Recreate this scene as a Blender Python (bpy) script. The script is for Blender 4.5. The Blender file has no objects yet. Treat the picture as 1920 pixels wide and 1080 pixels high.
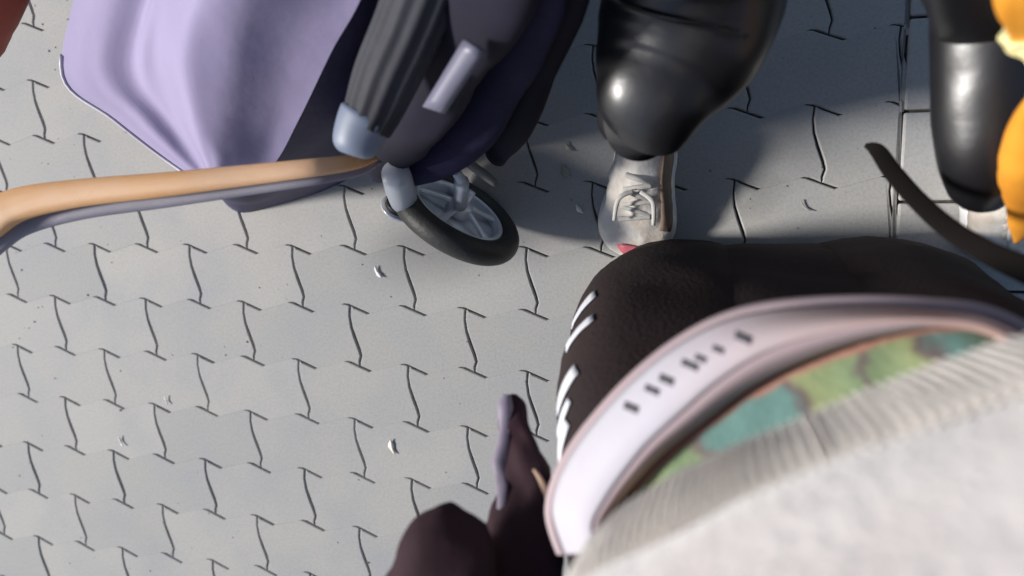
import bpy, bmesh, math, random
from mathutils import Vector, Matrix, noise
random.seed(7)
S = bpy.context.scene
R = math.radians

# ------------------------------------------------------------------ camera
CAM = Vector((1.0271, 0.13572, 1.02979))
ROW = (Vector((0.97006, -0.01173, -0.24257)), Vector((0.02142, -0.99081, 0.13357)), Vector((-0.24191, -0.13477, -0.96089)))
FOC = 1300.0
cd = bpy.data.cameras.new('camera')
cam = bpy.data.objects.new('camera', cd)
S.collection.objects.link(cam)
m3 = Matrix((ROW[0], -ROW[1], -ROW[2])).transposed()
cam.matrix_world = Matrix.Translation(CAM) @ m3.to_4x4()
cd.sensor_width = 36.0
cd.lens = 36.0 * FOC / 1920.0
cd.clip_start = 0.01
cd.clip_end = 500
cd.dof.use_dof = True
cd.dof.focus_distance = 0.93
cd.dof.aperture_fstop = 2.6
S.camera = cam
S.render.resolution_x, S.render.resolution_y = 1024, 576

# ------------------------------------------------------------------ light
SUN_EL, SUN_AZ = 31.0, 185.0          # azimuth: direction the light comes FROM, counter-clockwise from +X
w = bpy.data.worlds.new('World'); S.world = w; w.use_nodes = True
nt = w.node_tree
bg = nt.nodes['Background']
sky = nt.nodes.new('ShaderNodeTexSky')
sky.sky_type = 'NISHITA'; sky.sun_disc = False
sky.sun_elevation = R(SUN_EL); sky.sun_rotation = R(90 - SUN_AZ)
nt.links.new(sky.outputs[0], bg.inputs[0]); bg.inputs[1].default_value = 0.075
sd = bpy.data.lights.new('sun', 'SUN'); sd.energy = 4.2; sd.angle = R(9); sd.color = (1.0, 0.965, 0.92)
sun = bpy.data.objects.new('sun', sd); S.collection.objects.link(sun)
d = Vector((math.cos(R(SUN_AZ)) * math.cos(R(SUN_EL)), math.sin(R(SUN_AZ)) * math.cos(R(SUN_EL)), math.sin(R(SUN_EL))))
sun.rotation_euler = d.to_track_quat('Z', 'Y').to_euler()
S.view_settings.view_transform = 'Standard'; S.view_settings.look = 'None'
S.view_settings.gamma = 1.0; S.view_settings.exposure = 0.45

# ------------------------------------------------------------------ helpers
def P(px, py, z):
    """world point at height z seen along the photograph's ray (px, py)"""
    v = ROW[0] * ((px - 960) / FOC) + ROW[1] * ((py - 540) / FOC) + ROW[2]
    return CAM + v * ((z - CAM.z) / v.z)
def rad(hw, p):
    return hw * abs((p - CAM).dot(ROW[2])) / FOC

def mat(name, col, col2=None, rough=0.6, scale=8.0, bump=0.0, bscale=60.0, metal=0.0, spec=0.5, sheen=0.0, weave=0.0, detail=4.0, coat=0.0):
    m = bpy.data.materials.new(name); m.use_nodes = True
    n = m.node_tree.nodes; l = m.node_tree.links
    b = n['Principled BSDF']
    b.inputs['Roughness'].default_value = rough
    b.inputs['Metallic'].default_value = metal
    b.inputs['Specular IOR Level'].default_value = spec
    b.inputs['Sheen Weight'].default_value = sheen
    b.inputs['Coat Weight'].default_value = coat
    tc = n.new('ShaderNodeTexCoord')
    nz = n.new('ShaderNodeTexNoise'); nz.inputs['Scale'].default_value = scale; nz.inputs['Detail'].default_value = detail
    l.new(tc.outputs['Object'], nz.inputs['Vector'])
    cr = n.new('ShaderNodeValToRGB')
    c2 = col2 or tuple(c * 0.75 for c in col)
    cr.color_ramp.elements[0].position = 0.35; cr.color_ramp.elements[0].color = (*c2, 1)
    cr.color_ramp.elements[1].position = 0.65; cr.color_ramp.elements[1].color = (*col, 1)
    l.new(nz.outputs['Fac'], cr.inputs['Fac']); l.new(cr.outputs['Color'], b.inputs['Base Color'])
    last = None
    if bump:
        bz = n.new('ShaderNodeTexNoise'); bz.inputs['Scale'].default_value = bscale; bz.inputs['Detail'].default_value = 5
        l.new(tc.outputs['Object'], bz.inputs['Vector'])
        bp = n.new('ShaderNodeBump'); bp.inputs['Strength'].default_value = bump; bp.inputs['Distance'].default_value = 0.004
        l.new(bz.outputs['Fac'], bp.inputs['Height']); last = bp
    if weave:
        wv = n.new('ShaderNodeTexWave'); wv.inputs['Scale'].default_value = weave; wv.inputs['Distortion'].default_value = 1.5
        l.new(tc.outputs['Object'], wv.inputs['Vector'])
        b2 = n.new('ShaderNodeBump'); b2.inputs['Strength'].default_value = 0.35; b2.inputs['Distance'].default_value = 0.002
        l.new(wv.outputs['Fac'], b2.inputs['Height'])
        if last: l.new(last.outputs['Normal'], b2.inputs['Normal'])
        last = b2
    if last: l.new(last.outputs['Normal'], b.inputs['Normal'])
    return m

def link(name, me, m=None, parent=None, smooth=True):
    o = bpy.data.objects.new(name, me); S.collection.objects.link(o)
    if m: me.materials.append(m)
    if parent: o.parent = parent
    if smooth:
        for p in me.polygons: p.use_smooth = True
    return o
def empty(name, loc, label, cat, group=None):
    o = bpy.data.objects.new(name, None); o.empty_display_size = 0.05
    S.collection.objects.link(o); o.location = loc
    o['label'] = label; o['category'] = cat
    if group: o['group'] = group
    ORG[o.name] = Vector(loc)
    return o
ORG = {}
def tag(o, label, cat, group=None):
    o['label'] = label; o['category'] = cat
    if group: o['group'] = group
    return o
def fix(parent):
    """children were built in world space: keep them there under a parent standing at its base"""
    for c in parent.children_recursive if hasattr(parent, 'children_recursive') else []:
        pass
def build(name, bm, m, parent=None, smooth=True, sub=0, wrinkle=None):
    if wrinkle:
        amp, sc, seed = wrinkle
        bm.normal_update()
        mv = []
        for v in bm.verts:
            q = v.co * sc + Vector((seed, seed * 2.3, -seed))
            mv.append(v.normal * (noise.fractal(q, 0.9, 2.1, 3) * amp))
        for v, k in zip(bm.verts, mv): v.co += k
    bmesh.ops.recalc_face_normals(bm, faces=bm.faces)
    me = bpy.data.meshes.new(name)
    off = Vector((0, 0, 0)); q = parent
    while q is not None:
        off += q.location; q = q.parent
    if off.length: bmesh.ops.translate(bm, verts=bm.verts, vec=-off)
    bm.to_mesh(me); bm.free()
    o = link(name, me, m, parent, smooth)
    if sub:
        s = o.modifiers.new('sub', 'SUBSURF'); s.levels = s.render_levels = sub
    return o

def catmull(pts, n):
    """pts: list of tuples of floats, resampled"""
    out = []
    for i in range(len(pts) - 1):
        p0 = pts[max(i - 1, 0)]; p1 = pts[i]; p2 = pts[i + 1]; p3 = pts[min(i + 2, len(pts) - 1)]
        for k in range(n):
            t = k / n
            out.append(tuple(0.5 * (2 * b + (c - a) * t + (2 * a - 5 * b + 4 * c - dd) * t * t + (3 * b - a - 3 * c + dd) * t ** 3)
                             for a, b, c, dd in zip(p0, p1, p2, p3)))
    out.append(tuple(pts[-1])); return out

def tube(bm, pts, seg=24, n=6, up=Vector((0, 0, 1)), caps=True, ripple=None, power=2.0):
    """pts: (x,y,z,rx,ry): rx across, ry along 'up'"""
    ring = []
    R_ = catmull(pts, n) if n > 1 else pts
    for i, p in enumerate(R_):
        c = Vector(p[:3])
        a = Vector(R_[max(i - 1, 0)][:3]); b = Vector(R_[min(i + 1, len(R_) - 1)][:3])
        t = (b - a).normalized()
        s = t.cross(up)
        if s.length < 1e-4: s = t.cross(Vector((0, 1, 0)))
        s.normalize(); u = s.cross(t).normalized()
        vs = []
        for k in range(seg):
            an = 2 * math.pi * k / seg
            ca, sa = math.cos(an), math.sin(an)
            ca = math.copysign(abs(ca) ** (2 / power), ca); sa = math.copysign(abs(sa) ** (2 / power), sa)
            f = 1.0
            if ripple: f = 1 + ripple[0] * math.cos(ripple[1] * an)
            vs.append(bm.verts.new(c + s * (ca * p[3] * f) + u * (sa * p[4] * f)))
        ring.append(vs)
    for a, b in zip(ring, ring[1:]):
        for k in range(seg):
            bm.faces.new((a[k], a[(k + 1) % seg], b[(k + 1) % seg], b[k]))
    if caps:
        for r_, e in ((ring[0], R_[0]), (ring[-1], R_[-1])):
            c = bm.verts.new(Vector(e[:3]))
            for k in range(seg): bm.faces.new((r_[k], r_[(k + 1) % seg], c))
    return bm

def pix_tube(pts, **kw):
    """pts: (px, py, z, halfwidth_px, depth ratio)"""
    q = []
    for p in pts:
        c = P(p[0], p[1], p[2]); r_ = rad(p[3], c)
        q.append((c.x, c.y, c.z, r_, r_ * (p[4] if len(p) > 4 else 1.0)))
    return tube(bmesh.new(), q, **kw)

def box(bm, c, sx, sy, sz, rot=None, bevel=0.0):
    r_ = bmesh.ops.create_cube(bm, size=1.0)
    vs = r_['verts']
    for v in vs: v.co = Vector((v.co.x * sx, v.co.y * sy, v.co.z * sz))
    if bevel:
        es = list({e for v in vs for e in v.link_edges})
        g = bmesh.ops.bevel(bm, geom=es, offset=bevel, segments=2, affect='EDGES', profile=0.5)
        vs = list({v for f in g['faces'] for v in f.verts} | {v for v in vs if v.is_valid})
    for v in vs:
        q = v.co.copy()
        if rot: q = rot @ q
        v.co = q + Vector(c)
    return bm

def sheet(grid, thick=0.006):
    """grid: rows of world points -> closed thick cloth; returns bm"""
    bm = bmesh.new()
    top = [[bm.verts.new(p) for p in row] for row in grid]
    H, W = len(grid), len(grid[0])
    def nrm(j, i):
        a = grid[min(j + 1, H - 1)][i] - grid[max(j - 1, 0)][i]; b = grid[j][min(i + 1, W - 1)] - grid[j][max(i - 1, 0)]
        n_ = a.cross(b)
        if n_.length < 1e-9: return Vector((0, 0, 1))
        n_.normalize()
        return n_ if n_.dot(CAM - grid[j][i]) > 0 else -n_
    bot = [[bm.verts.new(grid[j][i] - nrm(j, i) * thick) for i in range(W)] for j in range(H)]
    for j in range(H - 1):
        for i in range(W - 1):
            bm.faces.new((top[j][i], top[j][i + 1], top[j + 1][i + 1], top[j + 1][i]))
            bm.faces.new((bot[j][i], bot[j + 1][i], bot[j + 1][i + 1], bot[j][i + 1]))
    rim = [(0, i) for i in range(W)] + [(j, W - 1) for j in range(1, H)] + [(H - 1, i) for i in range(W - 2, -1, -1)] + [(j, 0) for j in range(H - 2, 0, -1)]
    for a, b in zip(rim, rim[1:] + rim[:1]):
        bm.faces.new((top[a[0]][a[1]], top[b[0]][b[1]], bot[b[0]][b[1]], bot[a[0]][a[1]]))
    return bm

def person_body(name, J, E, parent, m, root=0):
    me = bpy.data.meshes.new(name)
    off = parent.location
    bm = bmesh.new(); ly = bm.verts.layers.skin.verify()
    vs = []
    for i, j in enumerate(J):
        v = bm.verts.new(Vector(j[:3]) - off); vs.append(v)
        v[ly].radius = (j[3], j[4] if len(j) > 4 else j[3]); v[ly].use_root = (i == root)
    for e in E: bm.edges.new((vs[e[0]], vs[e[1]]))
    bm.to_mesh(me); bm.free()
    o = link(name, me, m, parent, False)
    s = o.modifiers.new('skin', 'SKIN'); s.use_smooth_shade = True
    b = o.modifiers.new('sub', 'SUBSURF'); b.levels = b.render_levels = 2
    return o

# ------------------------------------------------------------------ ground
L, PT = 0.2, 0.0972
def saw(x):
    """row boundary: steep short fall (the dark tick), long gentle rise"""
    t = ((x - 0.004 + 0.021) / 0.1) % 1.0
    if t < 0.42: y = 0.5 - t / 0.42
    else: y = -0.5 + (t - 0.42) / 0.58
    return 0.0165 * y, t < 0.42
SC = [(-0.0080, 0.5), (-0.0095, 0.34), (-0.0070, 0.18), (-0.0015, 0.0), (0.0055, -0.2), (0.0085, -0.32), (0.0055, -0.42), (0.0050, -0.5)]
KX = P(1697, 150, 0).x
def paver_outline(i0, j):
    xo = i0 * L; yc = -j * PT
    pts = []
    n = 26
    xa, xb = xo + SC[0][0], xo + L + SC[0][0]
    for k in range(n + 1):                        # top, left to right
        x = xa + (xb - xa) * k / n; s_, st = saw(x)
        pts.append((x, yc + PT / 2 + s_, 0.0011 if st else 0.0))
    for q in SC[1:-1]:                            # right S, downwards
        pts.append((xo + L + q[0], yc + q[1] * PT + (0.003 if q[1] > .3 else 0), 0.0008 + 0.0011 * max(0, 1 - abs(q[1] + .08) / .36)))
    xa, xb = xo + SC[-1][0], xo + L + SC[-1][0]
    for k in range(n + 1):
        x = xb + (xa - xb) * k / n; s_, st = saw(x)
        pts.append((x, yc - PT / 2 + s_, 0.0011 if st else 0.0))
    for q in reversed(SC[1:-1]):
        pts.append((xo + q[0], yc + q[1] * PT + (0.003 if q[1] > .3 else 0), 0.0008 + 0.0011 * max(0, 1 - abs(q[1] + .08) / .36)))
    return pts
def build_paving():
    V, F, C = [], [], []
    for j in range(-30, 28):
        half = 0.5 if j % 2 else 0.0
        for i in range(-26, 8):
            i0 = i + half
            if i0 * L > KX + 0.01: continue
            o = paver_outline(i0, j)
            o = [(min(x, KX - 0.002), y, w_) for x, y, w_ in o]
            area = sum(a[0] * b[1] - b[0] * a[1] for a, b in zip(o, o[1:] + o[:1]))
            if abs(area) < 0.0004: continue
            n = len(o); cx = sum(p[0] for p in o) / n; cy = sum(p[1] for p in o) / n
            dz = random.uniform(-0.0006, 0.0006); tx = random.uniform(-.004, .004); ty = random.uniform(-.004, .004)
            tone = random.uniform(0, 1)
            rings = []
            for inset, z in ((0.0, -0.02), (0.0, -0.0036), (0.0006, -0.0010), (0.0019, 0.0)):
                b0 = len(V)
                for k in range(n):
                    a = o[k - 1]; b = o[(k + 1) % n]; p = o[k]
                    dx, dy = b[0] - a[0], b[1] - a[1]; ln = math.hypot(dx, dy) or 1
                    nx, ny = dy / ln, -dx / ln            # outline is clockwise: inward normal
                    g_ = 1.0 if p[2] > .0005 else 0.12; ii = p[2] + inset * g_
                    x = p[0] - (-nx) * ii; y = p[1] - (-ny) * ii
                    V.append((x, y, z * (g_ if z > -.01 else 1) * (.5 if g_ < 1 and z > -.01 else 1) + dz * .5 + tx * (x - cx) + ty * (y - cy)))
                rings.append(b0)
            for ra, rb in zip(rings, rings[1:]):
                for k in range(n):
                    F.append((ra + k, ra + (k + 1) % n, rb + (k + 1) % n, rb + k)); C.append(tone)
            F.append(tuple(rings[-1] + k for k in range(n))); C.append(tone)
    me = bpy.data.meshes.new('paving'); me.from_pydata(V, [], F)
    at = me.attributes.new('tone', 'FLOAT', 'FACE'); at.data.foreach_set('value', C)
    bm = bmesh.new(); bm.from_mesh(me); bmesh.ops.recalc_face_normals(bm, faces=bm.faces); bm.to_mesh(me); bm.free()
    return me
def concrete(name, a, b, c, attr=True, bump=0.25):
    m = bpy.data.materials.new(name); m.use_nodes = True
    n = m.node_tree.nodes; l = m.node_tree.links; p = n['Principled BSDF']
    p.inputs['Roughness'].default_value = 0.75
    tc = n.new('ShaderNodeTexCoord')
    n1 = n.new('ShaderNodeTexNoise'); n1.inputs['Scale'].default_value = 7; n1.inputs['Detail'].default_value = 3
    n2 = n.new('ShaderNodeTexNoise'); n2.inputs['Scale'].default_value = 260; n2.inputs['Detail'].default_value = 6
    n3 = n.new('ShaderNodeTexNoise'); n3.inputs['Scale'].default_value = 2.2; n3.inputs['Detail'].default_value = 2
    for q in (n1, n2, n3): l.new(tc.outputs['Object'], q.inputs['Vector'])
    mx = n.new('ShaderNodeMix'); mx.data_type = 'RGBA'; mx.inputs['A'].default_value = (*a, 1); mx.inputs['B'].default_value = (*b, 1)
    if attr:
        at = n.new('ShaderNodeAttribute'); at.attribute_name = 'tone'; src = at.outputs['Fac']
    else: src = n1.outputs['Fac']
    l.new(src, mx.inputs['Factor'])
    m2 = n.new('ShaderNodeMix'); m2.data_type = 'RGBA'; m2.inputs['B'].default_value = (*c, 1)
    cr = n.new('ShaderNodeValToRGB'); cr.color_ramp.elements[0].position = .42; cr.color_ramp.elements[1].position = .7
    cr.color_ramp.elements[1].color = (.6, .6, .6, 1)
    l.new(n1.outputs['Fac'], cr.inputs['Fac']); l.new(cr.outputs['Color'], m2.inputs['Factor']); l.new(mx.outputs['Result'], m2.inputs['A'])
    m3_ = n.new('ShaderNodeMix'); m3_.data_type = 'RGBA'; m3_.blend_type = 'MULTIPLY'; m3_.inputs['Factor'].default_value = 1
    c2 = n.new('ShaderNodeValToRGB'); c2.color_ramp.elements[0].position = .3; c2.color_ramp.elements[0].color = (.86, .86, .86, 1)
    c2.color_ramp.elements[1].position = .6; c2.color_ramp.elements[1].color = (1, 1, 1, 1)
    l.new(n2.outputs['Fac'], c2.inputs['Fac']); l.new(m2.outputs['Result'], m3_.inputs['A']); l.new(c2.outputs['Color'], m3_.inputs['B'])
    l.new(m3_.outputs['Result'], p.inputs['Base Color'])
    bp = n.new('ShaderNodeBump'); bp.inputs['Strength'].default_value = bump; bp.inputs['Distance'].default_value = .001
    l.new(n2.outputs['Fac'], bp.inputs['Height']); l.new(bp.outputs['Normal'], p.inputs['Normal'])
    return m
M_PAVE = concrete('paver concrete', (.34, .335, .32), (.41, .395, .37), (.31, .315, .33))
o = link('paving', build_paving(), M_PAVE, None, False); o['kind'] = 'structure'
# jointing sand bed, reaching far out
bm = bmesh.new(); bmesh.ops.create_grid(bm, x_segments=2, y_segments=2, size=60)
for v in bm.verts: v.co.z = -0.0055
o = build('ground', bm, mat('joint sand', (.10, .095, .088), (.06, .056, .052), rough=.95, scale=90, bump=.5, bscale=300), None, False); o['kind'] = 'structure'
# edging course of pale slabs at the right
bm = bmesh.new()
for k in range(-22, 24):
    y = P(1720, 205, 0).y + k * 0.118
    for r0 in range(2):
        x0 = KX + 0.001 + r0 * 0.262
        box(bm, (x0 + 0.128, y + 0.057 + r0 * .05, -0.0235 + 0.001), 0.256, 0.1145, 0.05, bevel=0.003)
o = build('kerb', bm, concrete('kerb concrete', (.43, .42, .40), (.38, .37, .36), (.42, .42, .42), attr=False), None, False); o['kind'] = 'structure'

# ------------------------------------------------------------------ grit
V, F = [], []
for k in range(420):
    x, y = random.uniform(-.6, 1.6), random.uniform(-.75, .6)
    r_ = random.uniform(.0005, .0013) if k % 9 else random.uniform(.0014, .0022)
    b0 = len(V); n = 6
    for ring, (rr, z) in enumerate(((1.0, 0), (.9, .6), (.35, 1.0))):
        for i in range(n):
            an = 2 * math.pi * i / n + k; q = r_ * rr * random.uniform(.75, 1.2)
            V.append((x + q * math.cos(an), y + q * math.sin(an), z * r_ * .9))
    for ring in range(2):
        for i in range(n):
            a = b0 + ring * n + i; b = b0 + ring * n + (i + 1) % n
            F.append((a, b, b + n, a + n))
    F.append(tuple(b0 + 2 * n + i for i in range(n)))
me = bpy.data.meshes.new('grit'); me.from_pydata(V, [], F)
o = link('grit', me, mat('grit', (.30, .27, .23), (.12, .10, .085), rough=.9, scale=40), None, False); o['kind'] = 'stuff'
o['label'] = 'fine scattered grit and crumbs lying on the grey paving'; o['category'] = 'grit'

# ------------------------------------------------------------------ litter
def litter(px, py, ln, wd, ang, col, label, curl=.3):
    c = P(px, py, 0.0)
    bm = bmesh.new(); n = 10; rows = []
    for k in range(n + 1):
        t = k / n; s_ = (t - .5) * ln
        wv = wd * math.sin(math.pi * (0.08 + 0.84 * t)) * (1 + .25 * math.sin(9 * t + ln * 900))
        bend = curl * ln * (t - .5) ** 2 * 1.6
        row = []
        for u in (-1, 0, 1):
            x = s_; y = bend + u * wv / 2
            row.append(Vector((x * math.cos(ang) - y * math.sin(ang), x * math.sin(ang) + y * math.cos(ang), 0.0022 + .0015 * (1 - abs(u)) + .002 * abs(t - .5))) + c)
        rows.append(row)
    bm.free(); bm = sheet(rows, .0008)
    o = bpy.data.objects
    root_loc = c
    bmesh.ops.translate(bm, verts=bm.verts, vec=-c)
    bmesh.ops.recalc_face_normals(bm, faces=bm.faces)
    me = bpy.data.meshes.new('paper_scrap'); bm.to_mesh(me); bm.free()
    ob = link('paper_scrap', me, col, None, True); ob.location = c
    tag(ob, label, 'scrap', 'pale scraps lying on the paving')
M_LIT = mat('pale scrap', (.85, .85, .86), (.7, .7, .7), rough=.5)
M_LIT2 = mat('cream scrap', (.78, .66, .5), (.85, .82, .76), rough=.5, scale=80)
M_LIT3 = mat('grey green scrap', (.34, .35, .3), (.25, .26, .22), rough=.6)
litter(709, 511, .022, .007, R(-58), M_LIT, 'curled white scrap on the paving just below the pushchair wheel')
litter(735, 837, .026, .009, R(-75), M_LIT2, 'cream and white scrap on the paving left of the maroon bundle')
litter(228, 827, .020, .0045, R(-65), M_LIT, 'thin white scrap lying alone far left on the paving')
litter(313, 750, .016, .003, R(-75), M_LIT, 'faint tiny white sliver on the paving, second from the left')
litter(1066, 277, .017, .007, R(-50), M_LIT3, 'dull greenish scrap, uppermost of three between wheel and white shoe')
litter(1060, 322, .024, .009, R(-55), M_LIT3, 'dull greenish scrap, middle of three between wheel and white shoe')
litter(1086, 393, .018, .006, R(-48), M_LIT, 'pale scrap, lowest of three between wheel and white shoe')
litter(1508, 388, .022, .0025, R(-45), M_LIT3, 'thin pale sliver in the shade right of the white shoe')

# ------------------------------------------------------------------ lilac bag with navy side
M_LILAC = mat('lilac cloth', (.31, .265, .42), (.26, .225, .375), rough=.75, scale=3, bump=.5, bscale=14, sheen=.2, spec=.3)
M_NAVY = mat('navy cloth', (.026, .022, .085), (.018, .015, .055), rough=.6, scale=5, bump=.2, bscale=80)
bag = empty('shopping_bag', P(640, 200, 0), 'large lilac cloth shopping bag with navy side beside the pushchair', 'bag')
top = [(180, -330, .44), (150, -60, .37), (118, 138, .30), (215, 222, .275), (322, 304, .25), (378, 336, .25), (455, 340, .26), (513, 308, .29), (560, 225, .32), (620, 100, .37), (690, -40, .42), (740, -330, .46)]
botp = [(330, -330, 0), (330, -60, 0), (330, 100, .0), (345, 200, 0.0), (392, 330, 0), (442, 396, .0), (520, 384, 0), (625, 350, .0), (700, 300, 0), (800, 200, 0), (880, -40, 0), (900, -330, 0)]
TT = [P(*p) for p in top]; BB = [P(*p) for p in botp]
def dense(loop, n):
    out = []
    N = len(loop)
    q = [tuple(v) for v in loop]
    for i in range(N - 1):
        seg = catmull([q[max(i - 1, 0)], q[i], q[i + 1], q[min(i + 2, N - 1)]], n)
        out += [Vector(s_) for s_ in seg[n:2 * n]]
    out.append(Vector(q[-1])); return out
# top panel: fan of rings to a ridge, with soft folds
edge = dense(TT, 8)
left = edge[0:41]; right = list(reversed(edge[48:89])); NU = 48
bm = bmesh.new(); rows = []
for j in range(41):
    v = j / 40; row = []
    for i in range(NU + 1):
        u = i / NU; p = left[j].lerp(right[j], u)
        A_ = 1 - .65 * v
        en = min(1, (40 - j) / 6)
        h = .018 * max(0, math.sin(math.pi * u)) + A_ * (.065 * math.exp(-((u - .74 + .08 * v) / .20) ** 2) * min(1, (1 - u) * 5) - .028 * math.exp(-((u - .26 - .06 * v) / .08) ** 2) * min(1, u * 8))
        h += .012 * noise.noise(Vector((u * 4.5, v * 2.2, 1.7))) * math.sin(math.pi * u) + .006 * noise.noise(Vector((u * 12, v * 5, 4.7))) * math.sin(math.pi * u)
        p.z += h * en * (1 if 0 < i < NU else 0)
        row.append(bm.verts.new(p))
    rows.append(row)
for a, b in zip(rows, rows[1:]):
    for i in range(NU): bm.faces.new((a[i], a[i + 1], b[i + 1], b[i]))
build('top_panel', bm, M_LILAC, bag)
# side wall, closing down to the ground
e2 = dense(TT, 8); b2 = dense(BB, 8)
bm = bmesh.new(); rows = []
for k in range(13):
    t = k / 12; row = []
    for a, b in zip(e2, b2):
        p = a.lerp(b, t)
        p += Vector((noise.noise(p * 9), noise.noise(p * 9 + Vector((5, 5, 5))), 0)) * .012 * math.sin(math.pi * t)
        p.z -= .0015 if k == 0 else 0
        row.append(bm.verts.new(p))
    rows.append(row)
for a, b in zip(rows, rows[1:]):
    for i in range(len(a) - 1): bm.faces.new((a[i], a[i + 1], b[i + 1], b[i]))
bm.faces.new([r_[0] for r_ in rows] + [r_[-1] for r_ in reversed(rows)])
build('side_panel', bm, M_NAVY, bag)
# pale piping along the free left hem
bm = bmesh.new()
tube(bm, [(*(v + Vector((-.002, -.002, -.001))), .0022, .0022) for v in edge[14:36]], seg=8, n=1)
build('piping', bm, mat('pale piping', (.62, .58, .68), rough=.5), bag)

# ------------------------------------------------------------------ orange strap
M_STRAP = mat('peach orange webbing', (.72, .38, .16), (.74, .46, .28), rough=.55, scale=6, weave=220)
M_SGREY = mat('grey lavender webbing', (.27, .25, .31), (.2, .19, .24), rough=.6, scale=12, weave=220)
st = empty('strap', P(300, 360, 0), 'peach orange strap with grey underside stretched past the lilac bag', 'strap')
sp = [(-210, 560, .36), (-165, 530, .385), (-120, 496, .41), (-70, 458, .435), (-15, 412, .44), (40, 382, .435), (150, 362, .425), (300, 347, .41), (450, 330, .39), (590, 314, .37), (665, 304, .335), (705, 296, .30)]
hw = [36, 36, 36, 35, 34, 31, 26, 23, 20, 17, 14, 6]
build('webbing', pix_tube([(a, b, c, h, .5) for (a, b, c), h in zip(sp, hw)], seg=20, power=2.6), M_STRAP, st)
build('backing', pix_tube([(a + 8, b + h * 1.12, c - .012, h * .75, .5) for (a, b, c), h in zip(sp, hw)], seg=20, power=2.6), M_SGREY, st)

# ------------------------------------------------------------------ pushchair
M_BLACK = mat('black rubber', (.02, .02, .02), (.03, .028, .026), rough=.55, scale=30, bump=.2, bscale=200)
M_RIM = mat('bright rim', (.8, .82, .86), (.7, .72, .76), rough=.3, metal=.25, scale=20)
M_GREYP = mat('light grey plastic', (.5, .53, .58), (.42, .45, .5), rough=.35, scale=8, bump=.05)
M_BLUEG = mat('blue grey plastic cap', (.15, .18, .25), (.12, .145, .21), rough=.5, scale=8)
M_DARK = mat('dark frame plastic', (.011, .010, .024), (.008, .007, .015), rough=.75, spec=.25, scale=10, bump=.1)
M_DNAVY = mat('dark navy seat cloth', (.018, .015, .052), (.011, .009, .034), rough=.8, scale=10, bump=.25, bscale=120, spec=.25)
M_TUBE = mat('slate ribbed cloth', (.055, .058, .075), (.022, .022, .028), rough=.7, scale=5, bump=.2, spec=.3)
pc = empty('pushchair', P(870, 420, 0), 'dark folding pushchair with ribbed grey sleeve, front wheel on the paving', 'pushchair')
def wheel(c, hd, r_w, wd, parent, lean=0.0):
    """upright wheel: hd = heading (unit, horizontal)"""
    hd = hd.normalized(); ax = hd.cross(Vector((0, 0, 1))).normalized()
    if ax.dot(CAM - c) < 0: ax = -ax
    if lean: ax = (ax + Vector((0, 0, lean))).normalized()
    UPV = ax.cross(hd).normalized()
    if UPV.z < 0: UPV = -UPV
    def torus(R0, a, b, n=64, m_=20):
        bm = bmesh.new(); rs = []
        for i in range(n):
            t = 2 * math.pi * i / n; rd = hd * math.cos(t) + UPV * math.sin(t)
            rs.append([bm.verts.new(c + rd * (R0 + a * math.cos(2 * math.pi * k / m_)) + ax * (b * math.sin(2 * math.pi * k / m_))) for k in range(m_)])
        for i in range(n):
            for k in range(m_):
                bm.faces.new((rs[i][k], rs[(i + 1) % n][k], rs[(i + 1) % n][(k + 1) % m_], rs[i][(k + 1) % m_]))
        return bm
    ty = build('tyre', torus(r_w * .83, r_w * .17, wd * .5), M_BLACK, parent)
    rim = torus(r_w * .66, r_w * .055, wd * .34)
    # five spokes, dished
    for s_ in range(5):
        t = 2 * math.pi * s_ / 5 + .3
        rd = hd * math.cos(t) + UPV * math.sin(t)
        a = c + rd * r_w * .16 + ax * wd * .42; b = c + rd * r_w * .64 + ax * wd * .15
        tube(rim, [(*a, wd * .16, wd * .12), (*a.lerp(b, .5), wd * .13, wd * .1), (*b, wd * .22, wd * .1)], seg=10, n=3, up=ax)
    # hub disc
    a = c + ax * wd * .1; b = c + ax * wd * .55
    tube(rim, [(*a, r_w * .2, r_w * .2), (*b, r_w * .17, r_w * .17), (*(b + ax * .003), r_w * .08, r_w * .08)], seg=24, n=1)
    tube(rim, [(*(c - ax * wd * .12), r_w * .62, r_w * .62), (*(c - ax * wd * .05), r_w * .62, r_w * .62)], seg=40, n=1)
    build('rim', rim, M_RIM, ty)
    return ty
hd = Vector((.80, -.60, 0))
WC = P(858, 402, .093); WC.z = .098
wheel(WC, hd, .100, .036, pc, .22)
ax = Vector((.6, .8, 0))
# axle and fork
bm = bmesh.new()
a = WC + ax * .03
tube(bm, [(*(WC - ax * .03), .006, .006), (*(WC + ax * .04), .006, .006)], seg=12, n=1)
build('axle', bm, M_RIM, pc)
def seg_px(bm, p, q, h1, h2, **kw):
    a = P(*p); b = P(*q)
    tube(bm, [(*a, rad(h1, a), rad(h1, a)), (*a.lerp(b, .5), rad((h1 + h2) / 2, a.lerp(b, .5)), rad((h1 + h2) / 2, a.lerp(b, .5))), (*b, rad(h2, b), rad(h2, b))], n=2, seg=kw.get('seg', 18))
    return bm
bm = bmesh.new(); seg_px(bm, (863, 385, .125), (866, 340, .19), 13, 14); seg_px(bm, (866, 340, .19), (855, 322, .20), 10, 9)
build('fork', bm, M_GREYP, pc)
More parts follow.
